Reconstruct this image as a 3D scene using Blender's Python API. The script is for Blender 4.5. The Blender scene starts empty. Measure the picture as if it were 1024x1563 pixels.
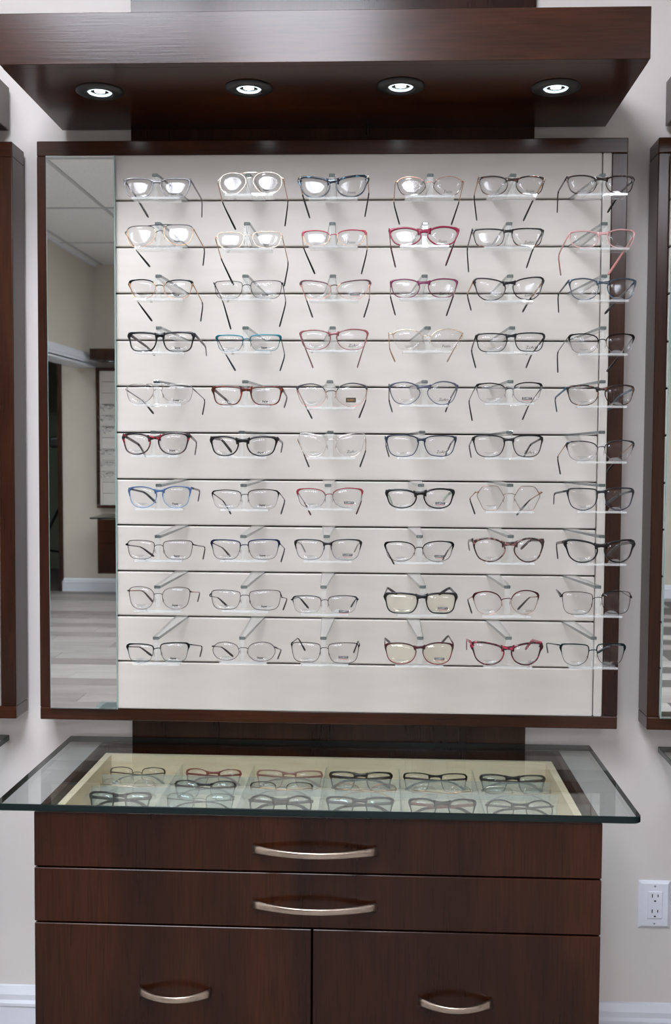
import bpy, bmesh, math, random
from mathutils import Vector, Matrix
random.seed(7)
PI = math.pi
scene = bpy.context.scene
col = scene.collection

# ------------------------------------------------------------------ camera
CAM = Vector((0.1156, -2.3174, 1.30)); YAW, PITCH, ROLL, FPX = -0.0435, -0.0477, 0.0068, 1628.85
fw = Vector((math.sin(YAW)*math.cos(PITCH), math.cos(YAW)*math.cos(PITCH), math.sin(PITCH)))
r0 = Vector((math.cos(YAW), -math.sin(YAW), 0)); u0 = r0.cross(fw)
rt = r0*math.cos(ROLL)+u0*math.sin(ROLL); up = u0*math.cos(ROLL)-r0*math.sin(ROLL)
cd = bpy.data.cameras.new('camera'); cam = bpy.data.objects.new('camera', cd); col.objects.link(cam)
cd.sensor_fit = 'VERTICAL'; cd.sensor_height = 36.0; cd.lens = FPX/1563*36.0; cd.clip_start = 0.05
cam.matrix_world = Matrix((( rt.x, up.x, -fw.x, CAM.x), (rt.y, up.y, -fw.y, CAM.y), (rt.z, up.z, -fw.z, CAM.z), (0, 0, 0, 1)))
scene.camera = cam
def ray(px, py): return rt*((px-512)/FPX)-up*((py-781.5)/FPX)+fw
def pY(px, py, Y): d = ray(px, py); return CAM+d*((Y-CAM.y)/d.y)
def pZ(px, py, Z): d = ray(px, py); return CAM+d*((Z-CAM.z)/d.z)

# ------------------------------------------------------------------ world, exposure
w = bpy.data.worlds.new('world'); scene.world = w; w.use_nodes = True
w.node_tree.nodes['Background'].inputs[0].default_value = (0.75, 0.85, 1.0, 1)
w.node_tree.nodes['Background'].inputs[1].default_value = 0.3
vs = scene.view_settings
vs.view_transform = 'Standard'; vs.look = 'None'; vs.gamma = 1.0; vs.use_curve_mapping = False; vs.exposure = 0.0
scene.cycles.transparent_max_bounces = 40
scene.cycles.max_bounces = 10
TROFFER = 25          # ceiling panel radiance
SPOT_W = 3.2           # canopy downlights
CEIL = 2.85

# ------------------------------------------------------------------ materials
def lin(h):
    if not isinstance(h, str): return tuple(h)+(1.0,)
    h = h.lstrip('#'); o = []
    for i in (0, 2, 4):
        c = int(h[i:i+2], 16)/255; o.append(c/12.92 if c <= .04045 else ((c+.055)/1.055)**2.4)
    return tuple(o)+(1.0,)
MATS = {}
def mat(name, color='#808080', rough=.5, metal=0, **kw):
    if name in MATS: return MATS[name]
    m = bpy.data.materials.new(name); m.use_nodes = True; n = m.node_tree.nodes; b = n['Principled BSDF']
    b.inputs['Base Color'].default_value = lin(color); b.inputs['Roughness'].default_value = rough; b.inputs['Metallic'].default_value = metal
    for k, v in kw.items(): b.inputs[k.replace('_', ' ')].default_value = v
    MATS[name] = m; return m
def nodes(m): return m.node_tree.nodes, m.node_tree.links
def speckle(m, c1, c2, scale, lo=.4, hi=.6, detail=4, stretch=(1, 1, 1), bump=0, coords='Object'):
    n, l = nodes(m); b = n['Principled BSDF']
    tc = n.new('ShaderNodeTexCoord'); mp = n.new('ShaderNodeMapping'); mp.inputs['Scale'].default_value = stretch
    nz = n.new('ShaderNodeTexNoise'); nz.inputs['Scale'].default_value = scale; nz.inputs['Detail'].default_value = detail
    cr = n.new('ShaderNodeValToRGB'); cr.color_ramp.elements[0].position = lo; cr.color_ramp.elements[1].position = hi
    cr.color_ramp.elements[0].color = lin(c1); cr.color_ramp.elements[1].color = lin(c2)
    l.new(tc.outputs[coords], mp.inputs[0]); l.new(mp.outputs[0], nz.inputs[0]); l.new(nz.outputs[0], cr.inputs[0]); l.new(cr.outputs[0], b.inputs['Base Color'])
    if bump:
        bp = n.new('ShaderNodeBump'); bp.inputs['Strength'].default_value = bump; bp.inputs['Distance'].default_value = .002
        l.new(nz.outputs[0], bp.inputs['Height']); l.new(bp.outputs[0], b.inputs['Normal'])
    return m
def wood(name, c1, c2, c3, axis, rough=.3):
    """stained timber: fine grain lines along axis over broad cloudy figure"""
    if name in MATS: return MATS[name]
    m = mat(name, c1, rough, 0, Specular_IOR_Level=.36); n, l = nodes(m); b = n['Principled BSDF']
    tc = n.new('ShaderNodeTexCoord')
    def nz(sc, st, det):
        mp = n.new('ShaderNodeMapping'); mp.inputs['Scale'].default_value = st
        t = n.new('ShaderNodeTexNoise'); t.inputs['Scale'].default_value = sc; t.inputs['Detail'].default_value = det
        l.new(tc.outputs['Object'], mp.inputs[0]); l.new(mp.outputs[0], t.inputs[0]); return t
    st = {'x': (.04, 1, 1), 'y': (1, .04, 1), 'z': (1, 1, .04)}[axis]
    st2 = {'x': (.35, 1, 1), 'y': (1, .35, 1), 'z': (1, 1, .22)}[axis]
    g = nz(330, st, 5); c = nz(9, st2, 3)
    r1 = n.new('ShaderNodeValToRGB'); r1.color_ramp.elements[0].position = .34; r1.color_ramp.elements[1].position = .68
    r1.color_ramp.elements[0].color = lin(c1); r1.color_ramp.elements[1].color = lin(c2)
    l.new(c.outputs[0], r1.inputs[0])
    mx = n.new('ShaderNodeMix'); mx.data_type = 'RGBA'; mx.blend_type = 'MIX'
    r2 = n.new('ShaderNodeValToRGB'); r2.color_ramp.elements[0].position = .45; r2.color_ramp.elements[1].position = .75
    r2.color_ramp.elements[1].color = (.6, .6, .6, 1)
    l.new(g.outputs[0], r2.inputs[0]); l.new(r2.outputs[0], mx.inputs[0]); l.new(r1.outputs[0], mx.inputs[6]); mx.inputs[7].default_value = lin(c3)
    l.new(mx.outputs[2], b.inputs['Base Color'])
    bp = n.new('ShaderNodeBump'); bp.inputs['Strength'].default_value = .06; bp.inputs['Distance'].default_value = .001
    l.new(g.outputs[0], bp.inputs['Height']); l.new(bp.outputs[0], b.inputs['Normal'])
    return m
def thin_glass(name, tint=(1, 1, 1), ior=1.5, body=None, body_f=0, rough=.0, gl=(1, 1, 1)):
    """clear sheet: see-through tint with a fresnel reflection (and a little scattering body)"""
    if name in MATS: return MATS[name]
    m = bpy.data.materials.new(name); m.use_nodes = True; n, l = nodes(m); n.remove(n['Principled BSDF']); out = n['Material Output']
    t = n.new('ShaderNodeBsdfTransparent'); t.inputs[0].default_value = tuple(tint)+(1,)
    g = n.new('ShaderNodeBsdfGlossy'); g.inputs['Roughness'].default_value = rough; g.inputs[0].default_value = tuple(gl)+(1,)
    f = n.new('ShaderNodeFresnel'); ge = n.new('ShaderNodeNewGeometry'); mr = n.new('ShaderNodeMapRange')
    mr.inputs['To Min'].default_value = ior; mr.inputs['To Max'].default_value = 1/ior      # the far face of a sheet reflects like the near one
    l.new(ge.outputs['Backfacing'], mr.inputs['Value']); l.new(mr.outputs[0], f.inputs[0])
    base = t.outputs[0]
    if body_f:
        d = n.new('ShaderNodeBsdfDiffuse'); d.inputs[0].default_value = lin(body); mx = n.new('ShaderNodeMixShader'); mx.inputs[0].default_value = body_f
        l.new(t.outputs[0], mx.inputs[1]); l.new(d.outputs[0], mx.inputs[2]); base = mx.outputs[0]
    m2 = n.new('ShaderNodeMixShader'); l.new(f.outputs[0], m2.inputs[0]); l.new(base, m2.inputs[1]); l.new(g.outputs[0], m2.inputs[2])
    l.new(m2.outputs[0], out.inputs[0]); MATS[name] = m; return m
def emit(name, color, s):
    m = bpy.data.materials.new(name); m.use_nodes = True; n, l = nodes(m); n.remove(n['Principled BSDF'])
    e = n.new('ShaderNodeEmission'); e.inputs[0].default_value = lin(color); e.inputs[1].default_value = s
    l.new(e.outputs[0], n['Material Output'].inputs[0]); MATS[name] = m; return m

WD = ('#27120a', '#402111', '#1c0c06')
W = {a: wood('espresso_wood_'+a, *WD, a, .2) for a in 'xyz'}
W['cab'] = wood('cabinet_wood', '#200e07', '#381b0d', '#160904', 'z', .24); W['cab'].node_tree.nodes['Principled BSDF'].inputs['Specular IOR Level'].default_value = .26
M_wall = speckle(mat('wall_paint', '#d8d2cd', .75), '#d9d3ce', '#dfdad6', 3, .3, .7)
M_far = speckle(mat('beige_wall_paint', '#c8c0b2', .75), '#c6beb0', '#ccc4b7', 3, .3, .7)
M_white = mat('white_trim_paint', '#dfe2ea', .4)
M_slat = speckle(mat('white_slat_vinyl', '#c3beb7', .42), '#c1bcb4', '#c7c2bb', 40, .3, .7, stretch=(.15, 1, 1), bump=.03)
M_groove = mat('groove_black', '#2a2624', .8)  # dark back panel seen through the gaps between slats
M_mirror = mat('mirror_silver', (.86, .90, .89), .015, 1.0)
M_glass_edge = mat('glass_edge_green', '#061817', .12, 0, Specular_IOR_Level=.35)
M_glass = thin_glass('counter_glass', (.92, .95, .945), 1.38)
M_black = mat('black_satin', '#0c0c0d', .35)
M_nickel = speckle(mat('brushed_nickel', '#b6a595', .28, 1.0), '#a99a8c', '#c4b4a5', 200, .3, .7, stretch=(.05, 1, 1))
M_maple = wood('maple_wood', '#e6d3b2', '#eddcc0', '#dcc5a0', 'x', .4)
M_acr = thin_glass('clear_acrylic', (.965, .975, .975), 1.49, '#ffffff', .09)
M_ledge = thin_glass('highlight_acrylic', (.96, .97, .97), 1.49, '#ffffff', .13)  # whiter body paints in the bright highlight along the ledges
M_frost = thin_glass('frosted_acrylic', (.93, .955, .955), 1.49, '#cfdcdc', .2, .1)
M_lens = thin_glass('demo_lens', (.985, .985, .985), 1.52, None, 0, .14, (.5, .5, .52))
M_lensd = thin_glass('coated_demo_lens', (.985, .975, .93), 1.6, None, 0, .08, (1, 1, .85))
M_lensb = thin_glass('bluish_demo_lens', (.90, .95, .97), 1.6, None, 0, .06)
M_ink = mat('black_ink', '#18181a', .6)
M_inkg = mat('grey_ink', '#8a8a88', .6)
M_red = mat('red_ink', '#b8404e', .6)
M_pad = thin_glass('silicone_pad', (.93, .92, .9), 1.4, '#e8e2da', .3)
M_tile = speckle(mat('ceiling_tile', '#e6e6e4', .9), '#e0e0de', '#ebebea', 60, .35, .65)
M_tee = mat('ceiling_tee', '#b9bbbd', .5)
M_led = emit('led_emitter', '#f4fbff', 14)
M_panel = emit('light_diffuser', '#f1f5ff', TROFFER)

# ------------------------------------------------------------------ helpers
def mesh_obj(name, verts, faces, m, parent=None, loc=(0, 0, 0), smooth=False, slots=None):
    me = bpy.data.meshes.new(name); me.from_pydata([tuple(v) for v in verts], [], faces)
    for k in (m if isinstance(m, (list, tuple)) else [m]): me.materials.append(k)
    if slots:
        for p, s in zip(me.polygons, slots): p.material_index = s
    if smooth: me.polygons.foreach_set('use_smooth', [True]*len(me.polygons))
    me.update()
    bm = bmesh.new(); bm.from_mesh(me); bmesh.ops.recalc_face_normals(bm, faces=bm.faces); bm.to_mesh(me); bm.free()
    o = bpy.data.objects.new(name, me); col.objects.link(o); o.location = loc
    if parent: o.parent = parent
    return o
def box(name, lo, hi, m, parent=None, bevel=0, seg=2):
    bm = bmesh.new(); bmesh.ops.create_cube(bm, size=1)
    c = [(a+b)/2 for a, b in zip(lo, hi)]; s = [abs(b-a) for a, b in zip(lo, hi)]
    for v in bm.verts: v.co = Vector((v.co.x*s[0]+c[0], v.co.y*s[1]+c[1], v.co.z*s[2]+c[2]))
    if bevel: bmesh.ops.bevel(bm, geom=bm.edges[:], offset=min(bevel, min(s)*.45), segments=seg, affect='EDGES', profile=.5)
    me = bpy.data.meshes.new(name); bm.to_mesh(me); bm.free(); me.materials.append(m)
    o = bpy.data.objects.new(name, me); col.objects.link(o)
    if parent: o.parent = parent
    return o
def empty(name, loc=(0, 0, 0), rz=0):
    o = bpy.data.objects.new(name, None); col.objects.link(o); o.location = loc; o.rotation_euler[2] = rz; o.empty_display_size = .05; return o
def tag(o, label, cat, group=None):
    o['label'] = label; o['category'] = cat
    if group: o['group'] = group
    return o
def struct(o, label, cat): o['kind'] = 'structure'; o['label'] = label; o['category'] = cat; return o
def kids(o): return [c for c in bpy.data.objects if c.parent == o]
def copy_tree(o, parent=None):
    c = o.copy(); col.objects.link(c); c.parent = parent
    for k in kids(o): copy_tree(k, c)
    return c
def sweep(path, secs, closed=False, ref=None, caps=True):
    """path: points; secs[i]: list of (a,b) offsets along (side, ref) axes"""
    V = []; F = []; n = len(path); k = len(secs[0])
    for i, p in enumerate(path):
        a = path[(i-1) % n] if (closed or i) else path[i]; b = path[(i+1) % n] if (closed or i < n-1) else path[i]
        t = (b-a).normalized(); rf = ref if ref is not None else Vector((0, 0, 1))
        s = t.cross(rf)
        if s.length < 1e-4: s = t.cross(Vector((1, 0, 0)))
        s.normalize(); q = s.cross(t).normalized()
        for (x, y) in secs[i]: V.append(p+s*x+q*y)
    m = n if closed else n-1
    for i in range(m):
        j = (i+1) % n
        for c in range(k):
            d = (c+1) % k; F.append((i*k+c, i*k+d, j*k+d, j*k+c))
    if caps and not closed: F.append(tuple(range(k))); F.append(tuple((n-1)*k+c for c in reversed(range(k))))
    return V, F
def oval(rx, ry, k=8, p=1.0):
    o = []
    for i in range(k):
        a = 2*PI*(i+.5)/k; c, s = math.cos(a), math.sin(a)
        o.append((rx*math.copysign(abs(c)**p, c), ry*math.copysign(abs(s)**p, s)))
    return o
def lathe(name, prof, m, parent=None, loc=(0, 0, 0), seg=40, slots=None):
    V = []; F = []; n = len(prof); S = []
    for i in range(seg):
        a = 2*PI*i/seg
        for r, z in prof: V.append((r*math.cos(a), r*math.sin(a), z))
    for i in range(seg):
        j = (i+1) % seg
        for c in range(n-1):
            F.append((i*n+c, j*n+c, j*n+c+1, i*n+c+1)); S.append(slots[c] if slots else 0)
    return mesh_obj(name, V, F, m, parent, loc, True, S)
def spline(ctrl, n):
    """closed Catmull-Rom through ctrl, n evenly spaced samples"""
    P = []; k = len(ctrl)
    for i in range(k):
        p0, p1, p2, p3 = (ctrl[(i+d) % k] for d in (-1, 0, 1, 2))
        for s in range(12):
            t = s/12
            P.append(tuple(.5*(2*b+(c-a)*t+(2*a-5*b+4*c-d)*t*t+(3*b-a-3*c+d)*t**3) for a, b, c, d in zip(p0, p1, p2, p3)))
    L = [0]
    for i in range(len(P)): L.append(L[-1]+math.dist(P[i], P[(i+1) % len(P)]))
    out = []; j = 0
    for s in range(n):
        g = L[-1]*s/n
        while L[j+1] < g: j += 1
        f = (g-L[j])/max(1e-9, L[j+1]-L[j]); a, b = P[j], P[(j+1) % len(P)]
        out.append((a[0]+(b[0]-a[0])*f, a[1]+(b[1]-a[1])*f))
    lo = [min(p[i] for p in out) for i in (0, 1)]; hi = [max(p[i] for p in out) for i in (0, 1)]
    return [((p[0]-lo[0])/(hi[0]-lo[0]), (p[1]-lo[1])/(hi[1]-lo[1])) for p in out]
TXT = {}
def text_mesh(s, height, m, shear=0, bold=0):
    k = (s, height, m.name)
    if k not in TXT:
        c = bpy.data.curves.new('lettering', 'FONT'); c.body = s; c.size = height; c.align_x = 'CENTER'; c.align_y = 'CENTER'; c.shear = shear; c.offset = bold; c.resolution_u = 2; c.extrude = .00008
        o = bpy.data.objects.new('lettering', c); col.objects.link(o); dg = bpy.context.evaluated_depsgraph_get()
        me = bpy.data.meshes.new_from_object(o.evaluated_get(dg)); bpy.data.objects.remove(o); me.materials.clear(); me.materials.append(m); TXT[k] = me
    return TXT[k]
def put_text(s, height, m, loc, parent, **kw):
    o = bpy.data.objects.new('lettering', text_mesh(s, height, m, **kw)); col.objects.link(o); o.rotation_euler = (PI/2, 0, 0); o.location = loc; o.parent = parent; return o

# ------------------------------------------------------------------ the room
XL, XA, XR, YB = -2.40, -4.2, 3.0, -7.16
struct(box('wall_back', (XA-.1, 0, 0), (XR+.1, .1, CEIL), M_wall), 'pale painted wall behind the display boards', 'wall')
struct(box('wall_right', (XR, YB, 0), (XR+.1, 0, CEIL), M_wall), 'pale painted side wall', 'wall')
struct(box('wall_left', (XL-.15, -3.3, 0), (XL, 0, CEIL), M_wall), 'pale painted side wall on the mirror side', 'wall')
struct(box('wall_annex', (XA-.1, YB-1.6, 0), (XA, 0, CEIL), M_far), 'beige wall of the side area', 'wall')
struct(box('wall_header', (XL-.15, YB, 1.99), (XL, -3.3, CEIL), M_far), 'beige bulkhead over the wide opening', 'wall')
struct(box('wall_front', (-2.70, YB-.1, 0), (XR+.1, YB, CEIL), M_far), 'beige wall facing the display, seen in the mirror', 'wall')
struct(box('wall_front_lintel', (-3.62, YB-.1, 2.06), (-2.70, YB, CEIL), M_far), 'beige wall above the doorway', 'wall')
struct(box('wall_front_end', (XA, YB-.1, 0), (-3.62, YB, CEIL), M_far), 'beige wall beside the doorway', 'wall')
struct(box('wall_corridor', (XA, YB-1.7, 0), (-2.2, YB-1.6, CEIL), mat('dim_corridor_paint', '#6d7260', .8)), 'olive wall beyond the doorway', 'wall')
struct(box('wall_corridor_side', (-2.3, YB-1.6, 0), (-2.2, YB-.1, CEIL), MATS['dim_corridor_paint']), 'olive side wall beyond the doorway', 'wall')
d1 = struct(empty('door_1', (-3.16, YB, 0)), 'dark brown door frame of the far doorway', 'door')
for a, b in (((.43, -.11, 0), (.47, .012, 2.04)), ((-.47, -.11, 0), (-.43, .012, 2.04)), ((-.47, -.11, 2.04), (.47, .012, 2.09))): box('door_jamb', a, b, W['z'], d1)
def profile_x(name, prof, x0, x1, y, sgn, m, parent=None):
    V = [(x, y-sgn*a, z) for x in (x0, x1) for a, z in prof]; n = len(prof)
    F = [(i, (i+1) % n, n+(i+1) % n, n+i) for i in range(n)]+[tuple(range(n)), tuple(range(2*n-1, n-1, -1))]
    return mesh_obj(name, V, F, m, parent)
BP = [(0, 0), (.014, 0), (.014, .072), (.017, .076), (.017, .082), (.012, .088), (.012, .100), (.008, .108), (.004, .116), (0, .118)]
struct(profile_x('baseboard_back', BP, XL, XR, 0, 1, M_white), 'white moulded baseboard below the display wall', 'baseboard')
struct(profile_x('baseboard_front', BP, -2.70, XR, YB, -1, M_white), 'white moulded baseboard of the far wall', 'baseboard')
HP = [(0, 0), (.02, 0), (.02, .03), (.028, .035), (.028, .06), (.016, .07), (.016, .09), (0, .1)]
V = [(XL+a, y, 1.98+z) for y in (-3.3, YB) for a, z in HP]; n = len(HP)
struct(mesh_obj('trim_1', V, [(i, (i+1) % n, n+(i+1) % n, n+i) for i in range(n)]+[tuple(range(n)), tuple(range(2*n-1, n-1, -1))], M_white), 'white moulded trim along the bulkhead bottom', 'trim')
struct(box('trim_2', (XL-.17, YB, 1.965), (XL+.02, -3.3, 1.99), M_white), 'white underside board of the bulkhead', 'trim')

# floor of grey planks
fl = struct(box('floor', (XA, YB-1.7, -.06), (XR, 0, -.004), mat('floor_joint', '#56524f', .8)), 'grey wood-look plank floor', 'floor')
PM = []
for i, (a, b, c) in enumerate((('#8d8682', '#a29c98', '#7a736f'), ('#9a9490', '#aea8a4', '#89827e'), ('#827b77', '#958e8a', '#6f6864'), ('#a39d98', '#b5afaa', '#938c87'))):
    PM.append(wood('grey_plank_%d' % i, a, b, c, 'x', .42))
PME = {}
def plank(x0, x1, y0, y1):
    L = round(x1-x0, 2); k = (L, random.randrange(4))
    if k not in PME:
        o = box('plank', (0, 0, -.02), (L-.003, y1-y0-.003, 0), PM[k[1]], fl, .001, 1); PME[k] = o.data
    else:
        o = bpy.data.objects.new('plank', PME[k]); col.objects.link(o); o.parent = fl
    o.location = (x0, y0, 0)
PWD = .179; r = 0; y = -.002
while y > YB:
    x = XA+.02 - [0, .5, .95, .3, .75][r % 5]
    while x < XR:
        a, b = max(x, -4.15), min(x+1.52, XR)
        if b-a > .1 and (a < 1.2): plank(a, b, y-PWD, y)
        x += 1.52
    y -= PWD; r += 1

# ceiling: tees and lay-in tiles, light panels in some cells
ce = struct(box('ceiling', (XA, YB-1.7, CEIL+.02), (XR, 0, CEIL+.08), M_tile), 'suspended ceiling of pale lay-in tiles', 'ceiling')
xs = [-1.715+.61*i for i in range(-4, 9)]; ys = [-4.9+1.22*j for j in range(-2, 5)]
for x in xs:
    if XA < x < XR: box('ceiling_tee', (x-.012, YB, CEIL-.003), (x+.012, 0, CEIL+.02), M_tee, ce)
for y in ys:
    if YB < y < 0: box('ceiling_tee', (XA, y-.012, CEIL-.004), (XR, y+.012, CEIL+.02), M_tee, ce)
box('wall_angle', (XL, YB, CEIL-.02), (XL+.025, -.0, CEIL-.001), M_white, ce)
LIGHTS = {(-1.105, -2.46): 'mirror side of the pair before the display', (-.495, -2.46): 'outlet side of the pair before the display', (1.335, -4.9): 'near the right wall',
          (-.495, -3.68): 'mid room behind the pair', (.115, -6.12): 'added to brighten the far end', (-3.545, -4.9): 'added to brighten the side area'}  # far-end and side-area panels are added to lift the back room's brightness
TME = None
for x in xs:
    for y in ys:
        if x < XA-.3 or x > XR-.2 or y > -.1: continue
        hit = [k for k in LIGHTS if abs(k[0]-x) < .05 and abs(k[1]-y) < .05]
        if hit:
            t = tag(empty('ceiling_light', (x+.305, y+.61, CEIL)), 'recessed fluorescent panel in the tiled ceiling, %s' % LIGHTS[hit[0]], 'ceiling light', 'ceiling light panels')
            for a, b in (((-.29, -.595, -.006), (.29, -.565, .02)), ((-.29, .565, -.006), (.29, .595, .02)), ((-.29, -.565, -.006), (-.265, .565, .02)), ((.265, -.565, -.006), (.29, .565, .02))): box('light_frame', a, b, M_white, t)
            box('diffuser', (-.265, -.565, .002), (.265, .565, .012), M_panel, t)
        else:
            if TME is None: o = box('ceiling_tile', (.012, .012, .0), (.598, 1.208, .015), M_tile, ce, .003, 1); TME = o.data
            else: o = bpy.data.objects.new('ceiling_tile', TME); col.objects.link(o); o.parent = ce
            o.location = (x, y, CEIL)

# ------------------------------------------------------------------ display unit builders (local: wall at y=0, room towards -y)
BZ0, BZ1, BY = .7445, 1.9614, -.09
GR = [1.8374, 1.7415, 1.6461, 1.5492, 1.4534, 1.3568, 1.2592, 1.1624, 1.0654, .9699, .8731]
def make_board():
    r = empty('display_board')
    f = .031
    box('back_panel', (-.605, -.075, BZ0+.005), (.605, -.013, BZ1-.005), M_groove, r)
    box('frame_rail', (-.61, BY, BZ1-f), (.61, -.0135, BZ1), W['x'], r, .002)
    box('frame_rail', (-.61, BY, BZ0), (.61, -.0135, BZ0+.027), W['x'], r, .002)
    box('frame_rail', (-.61, BY, BZ0+.027), (-.5855, -.0135, BZ1-f), W['z'], r, .002)
    box('frame_rail', (.5775, BY, BZ0+.027), (.61, -.0135, BZ1-f), W['z'], r, .002)
    zs = [BZ1-f]+GR+[BZ0+.027]
    for a, b in zip(zs[1:], zs[:-1]):
        box('slat', (-.585, BY-.004, a+(.0014 if a != zs[-1] else 0)), (.5575, -.0755, b-(.0014 if b != zs[0] else 0)), M_slat, r, .0028, 2)
    box('edge_strip', (.5590, BY-.004, zs[-1]), (.5770, -.0755, zs[0]), M_slat, r, .0025)
    return r
def make_mirror():
    r = empty('mirror', (-.5127, -.0945, .7705))
    hw, h = .0722, 1.1555
    V = []; F = []
    # bevelled front, polished green edge
    for y, ins in ((0, 0), (-.0035, 0), (-.0055, .0018)):
        V += [(-hw+ins, y, ins), (hw-ins, y, ins), (hw-ins, y, h-ins), (-hw+ins, y, h-ins)]
    F = [(3, 2, 1, 0)]+[(i, (i+1) % 4, 4+(i+1) % 4, 4+i) for i in range(4)]+[(4+i, 4+(i+1) % 4, 8+(i+1) % 4, 8+i) for i in range(4)]+[(8, 9, 10, 11)]
    mesh_obj('mirror_pane', V, F, [M_mirror, mat('mirror_edge', '#8fa8a5', .3)], r, slots=[1]*9+[0])
    # small glass finger pull at the lower corner
    A = [(hw-.002, -.0058, .004)]+[(hw-.024+.0-.022*math.cos(a), -.0058, .004+.012*math.sin(a)) for a in [PI/2*i/8 for i in range(9)]]+[(hw-.002, -.0058, .016)]
    n = len(A); Vp = A+[(x, y-.003, z) for x, y, z in A]
    mesh_obj('finger_pull', Vp, [tuple(range(n)), tuple(range(2*n-1, n-1, -1))]+[(i, (i+1) % n, n+(i+1) % n, n+i) for i in range(n)], thin_glass('pull_glass', (.86, .90, .90), 1.5, '#c0cccc', .12), r)
    r.rotation_euler[0] = .0095
    return r
KZ0, KZ1, KY, KX = 2.0068, 2.0972, -.3926, .578
def make_canopy():
    r = empty('light_canopy')
    box('front_panel', (-KX, KY, KZ0), (KX, KY+.019, KZ1), W['x'], r, .0008, 1)
    for s in (-1, 1): box('side_panel', (s*KX, KY+.019, KZ0), (s*(KX-.019), -.013, KZ1), W['y'], r)
    box('bottom_panel', (-KX+.019, KY+.019, KZ0), (KX-.019, -.013, KZ0+.018), W['x'], r)
    box('top_panel', (-KX+.019, KY+.019, KZ1-.018), (KX-.019, -.013, KZ1), W['x'], r)
    return r
M_refl = mat('lamp_reflector', '#c8d2d4', .12, 1.0)
def make_downlight():
    r = empty('downlight')
    lathe('trim_ring', [(.0235, -.0005), (.0245, -.0045), (.028, -.0055), (.041, -.0045), (.0455, -.002), (.046, 0), (.0235, 0)], M_black, r)
    lathe('lamp_bezel', [(.0175, -.0005), (.0185, -.0035), (.0215, -.004), (.0235, -.002), (.0235, 0), (.0175, 0)], mat('lamp_glass_rim', '#dfeaec', .15, .3, Emission_Color=(.8, .95, 1, 1), Emission_Strength=1.2), r)
    c = lathe('reflector', [(.018, -.0015), (.012, -.0008), (.0098, -.0004)], M_refl, r, seg=16)
    lathe('led', [(.0098, -.0012), (.006, -.002), (.0001, -.0024)], M_led, r, seg=24)
    return r
def spot_at(loc, W_):
    ld = bpy.data.lights.new('downlight_beam', 'SPOT'); ld.energy = W_; ld.spot_size = math.radians(84); ld.spot_blend = 1.0; ld.shadow_soft_size = .018; ld.color = (.96, .98, 1)
    o = bpy.data.objects.new('downlight_beam', ld); col.objects.link(o); o.location = loc; return o
GZ, GY = .6901, -.4819
def make_glass():
    r = empty('glass_top')
    x0, x1, y0, y1, t, c = -.5672, .5691, GY, -.0145, .0125, .014
    O = []
    for cx, cy, a0 in ((x1-c, y0+c, -PI/2), (x1-.003, y1-.003, 0), (x0+.003, y1-.003, PI/2), (x0+c, y0+c, PI)):
        rr = c if cy < -.2 else .003
        for i in range(7): a = a0+PI/2*i/6; O.append((cx+rr*math.cos(a), cy+rr*math.sin(a)))
    n = len(O); V = []
    for z, ins in ((GZ, .0012), (GZ-.0012, 0), (GZ-t+.0012, 0), (GZ-t, .0012)):
        for (x, y) in O:
            cx = (x0+x1)/2; cy = (y0+y1)/2
            V.append((x-math.copysign(ins, x-cx), y-math.copysign(ins, y-cy), z))
    F = [tuple(range(n)), tuple(range(4*n-1, 3*n-1, -1))]; S = [0, 0]
    for k in range(3):
        for i in range(n): j = (i+1) % n; F.append((k*n+i, k*n+j, (k+1)*n+j, (k+1)*n+i)); S.append(1)
    mesh_obj('glass_sheet', V, F, [M_glass, M_glass_edge], r, slots=S)
    for x in (-.487, .493):
        for y in (-.035, -.455): lathe('glass_bumper', [(0.0001, GZ-t), (.006, GZ-t), (.006, GZ-t-.0018), (.0001, GZ-t-.0018)], thin_glass('bumper', (.9, .9, .9), 1.45, '#b0b0b0', .35), r, (x, y, 0), 14)
    return r
CX0, CX1, CY, CZT, CZB = -.497, .503, -.4749, GZ-.0143, .22
D1, D2 = .5753, .4753
def handle(parent, xc, z, w, m=None):
    """bow pull: flat ribbon arching out of the face"""
    N = 18; path = []; secs = []
    for i in range(N+1):
        t = i/N*2-1; path.append(Vector((xc+t*w/2, CY-.004-.029*(1-t*t), z)))
        hh = .0055+.0022*abs(t)**3; secs.append(oval(.0022+.0012*abs(t), hh, 8, .5))
    V, F = sweep(path, secs)
    return mesh_obj('handle', V, F, M_nickel, parent, smooth=True)
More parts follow.
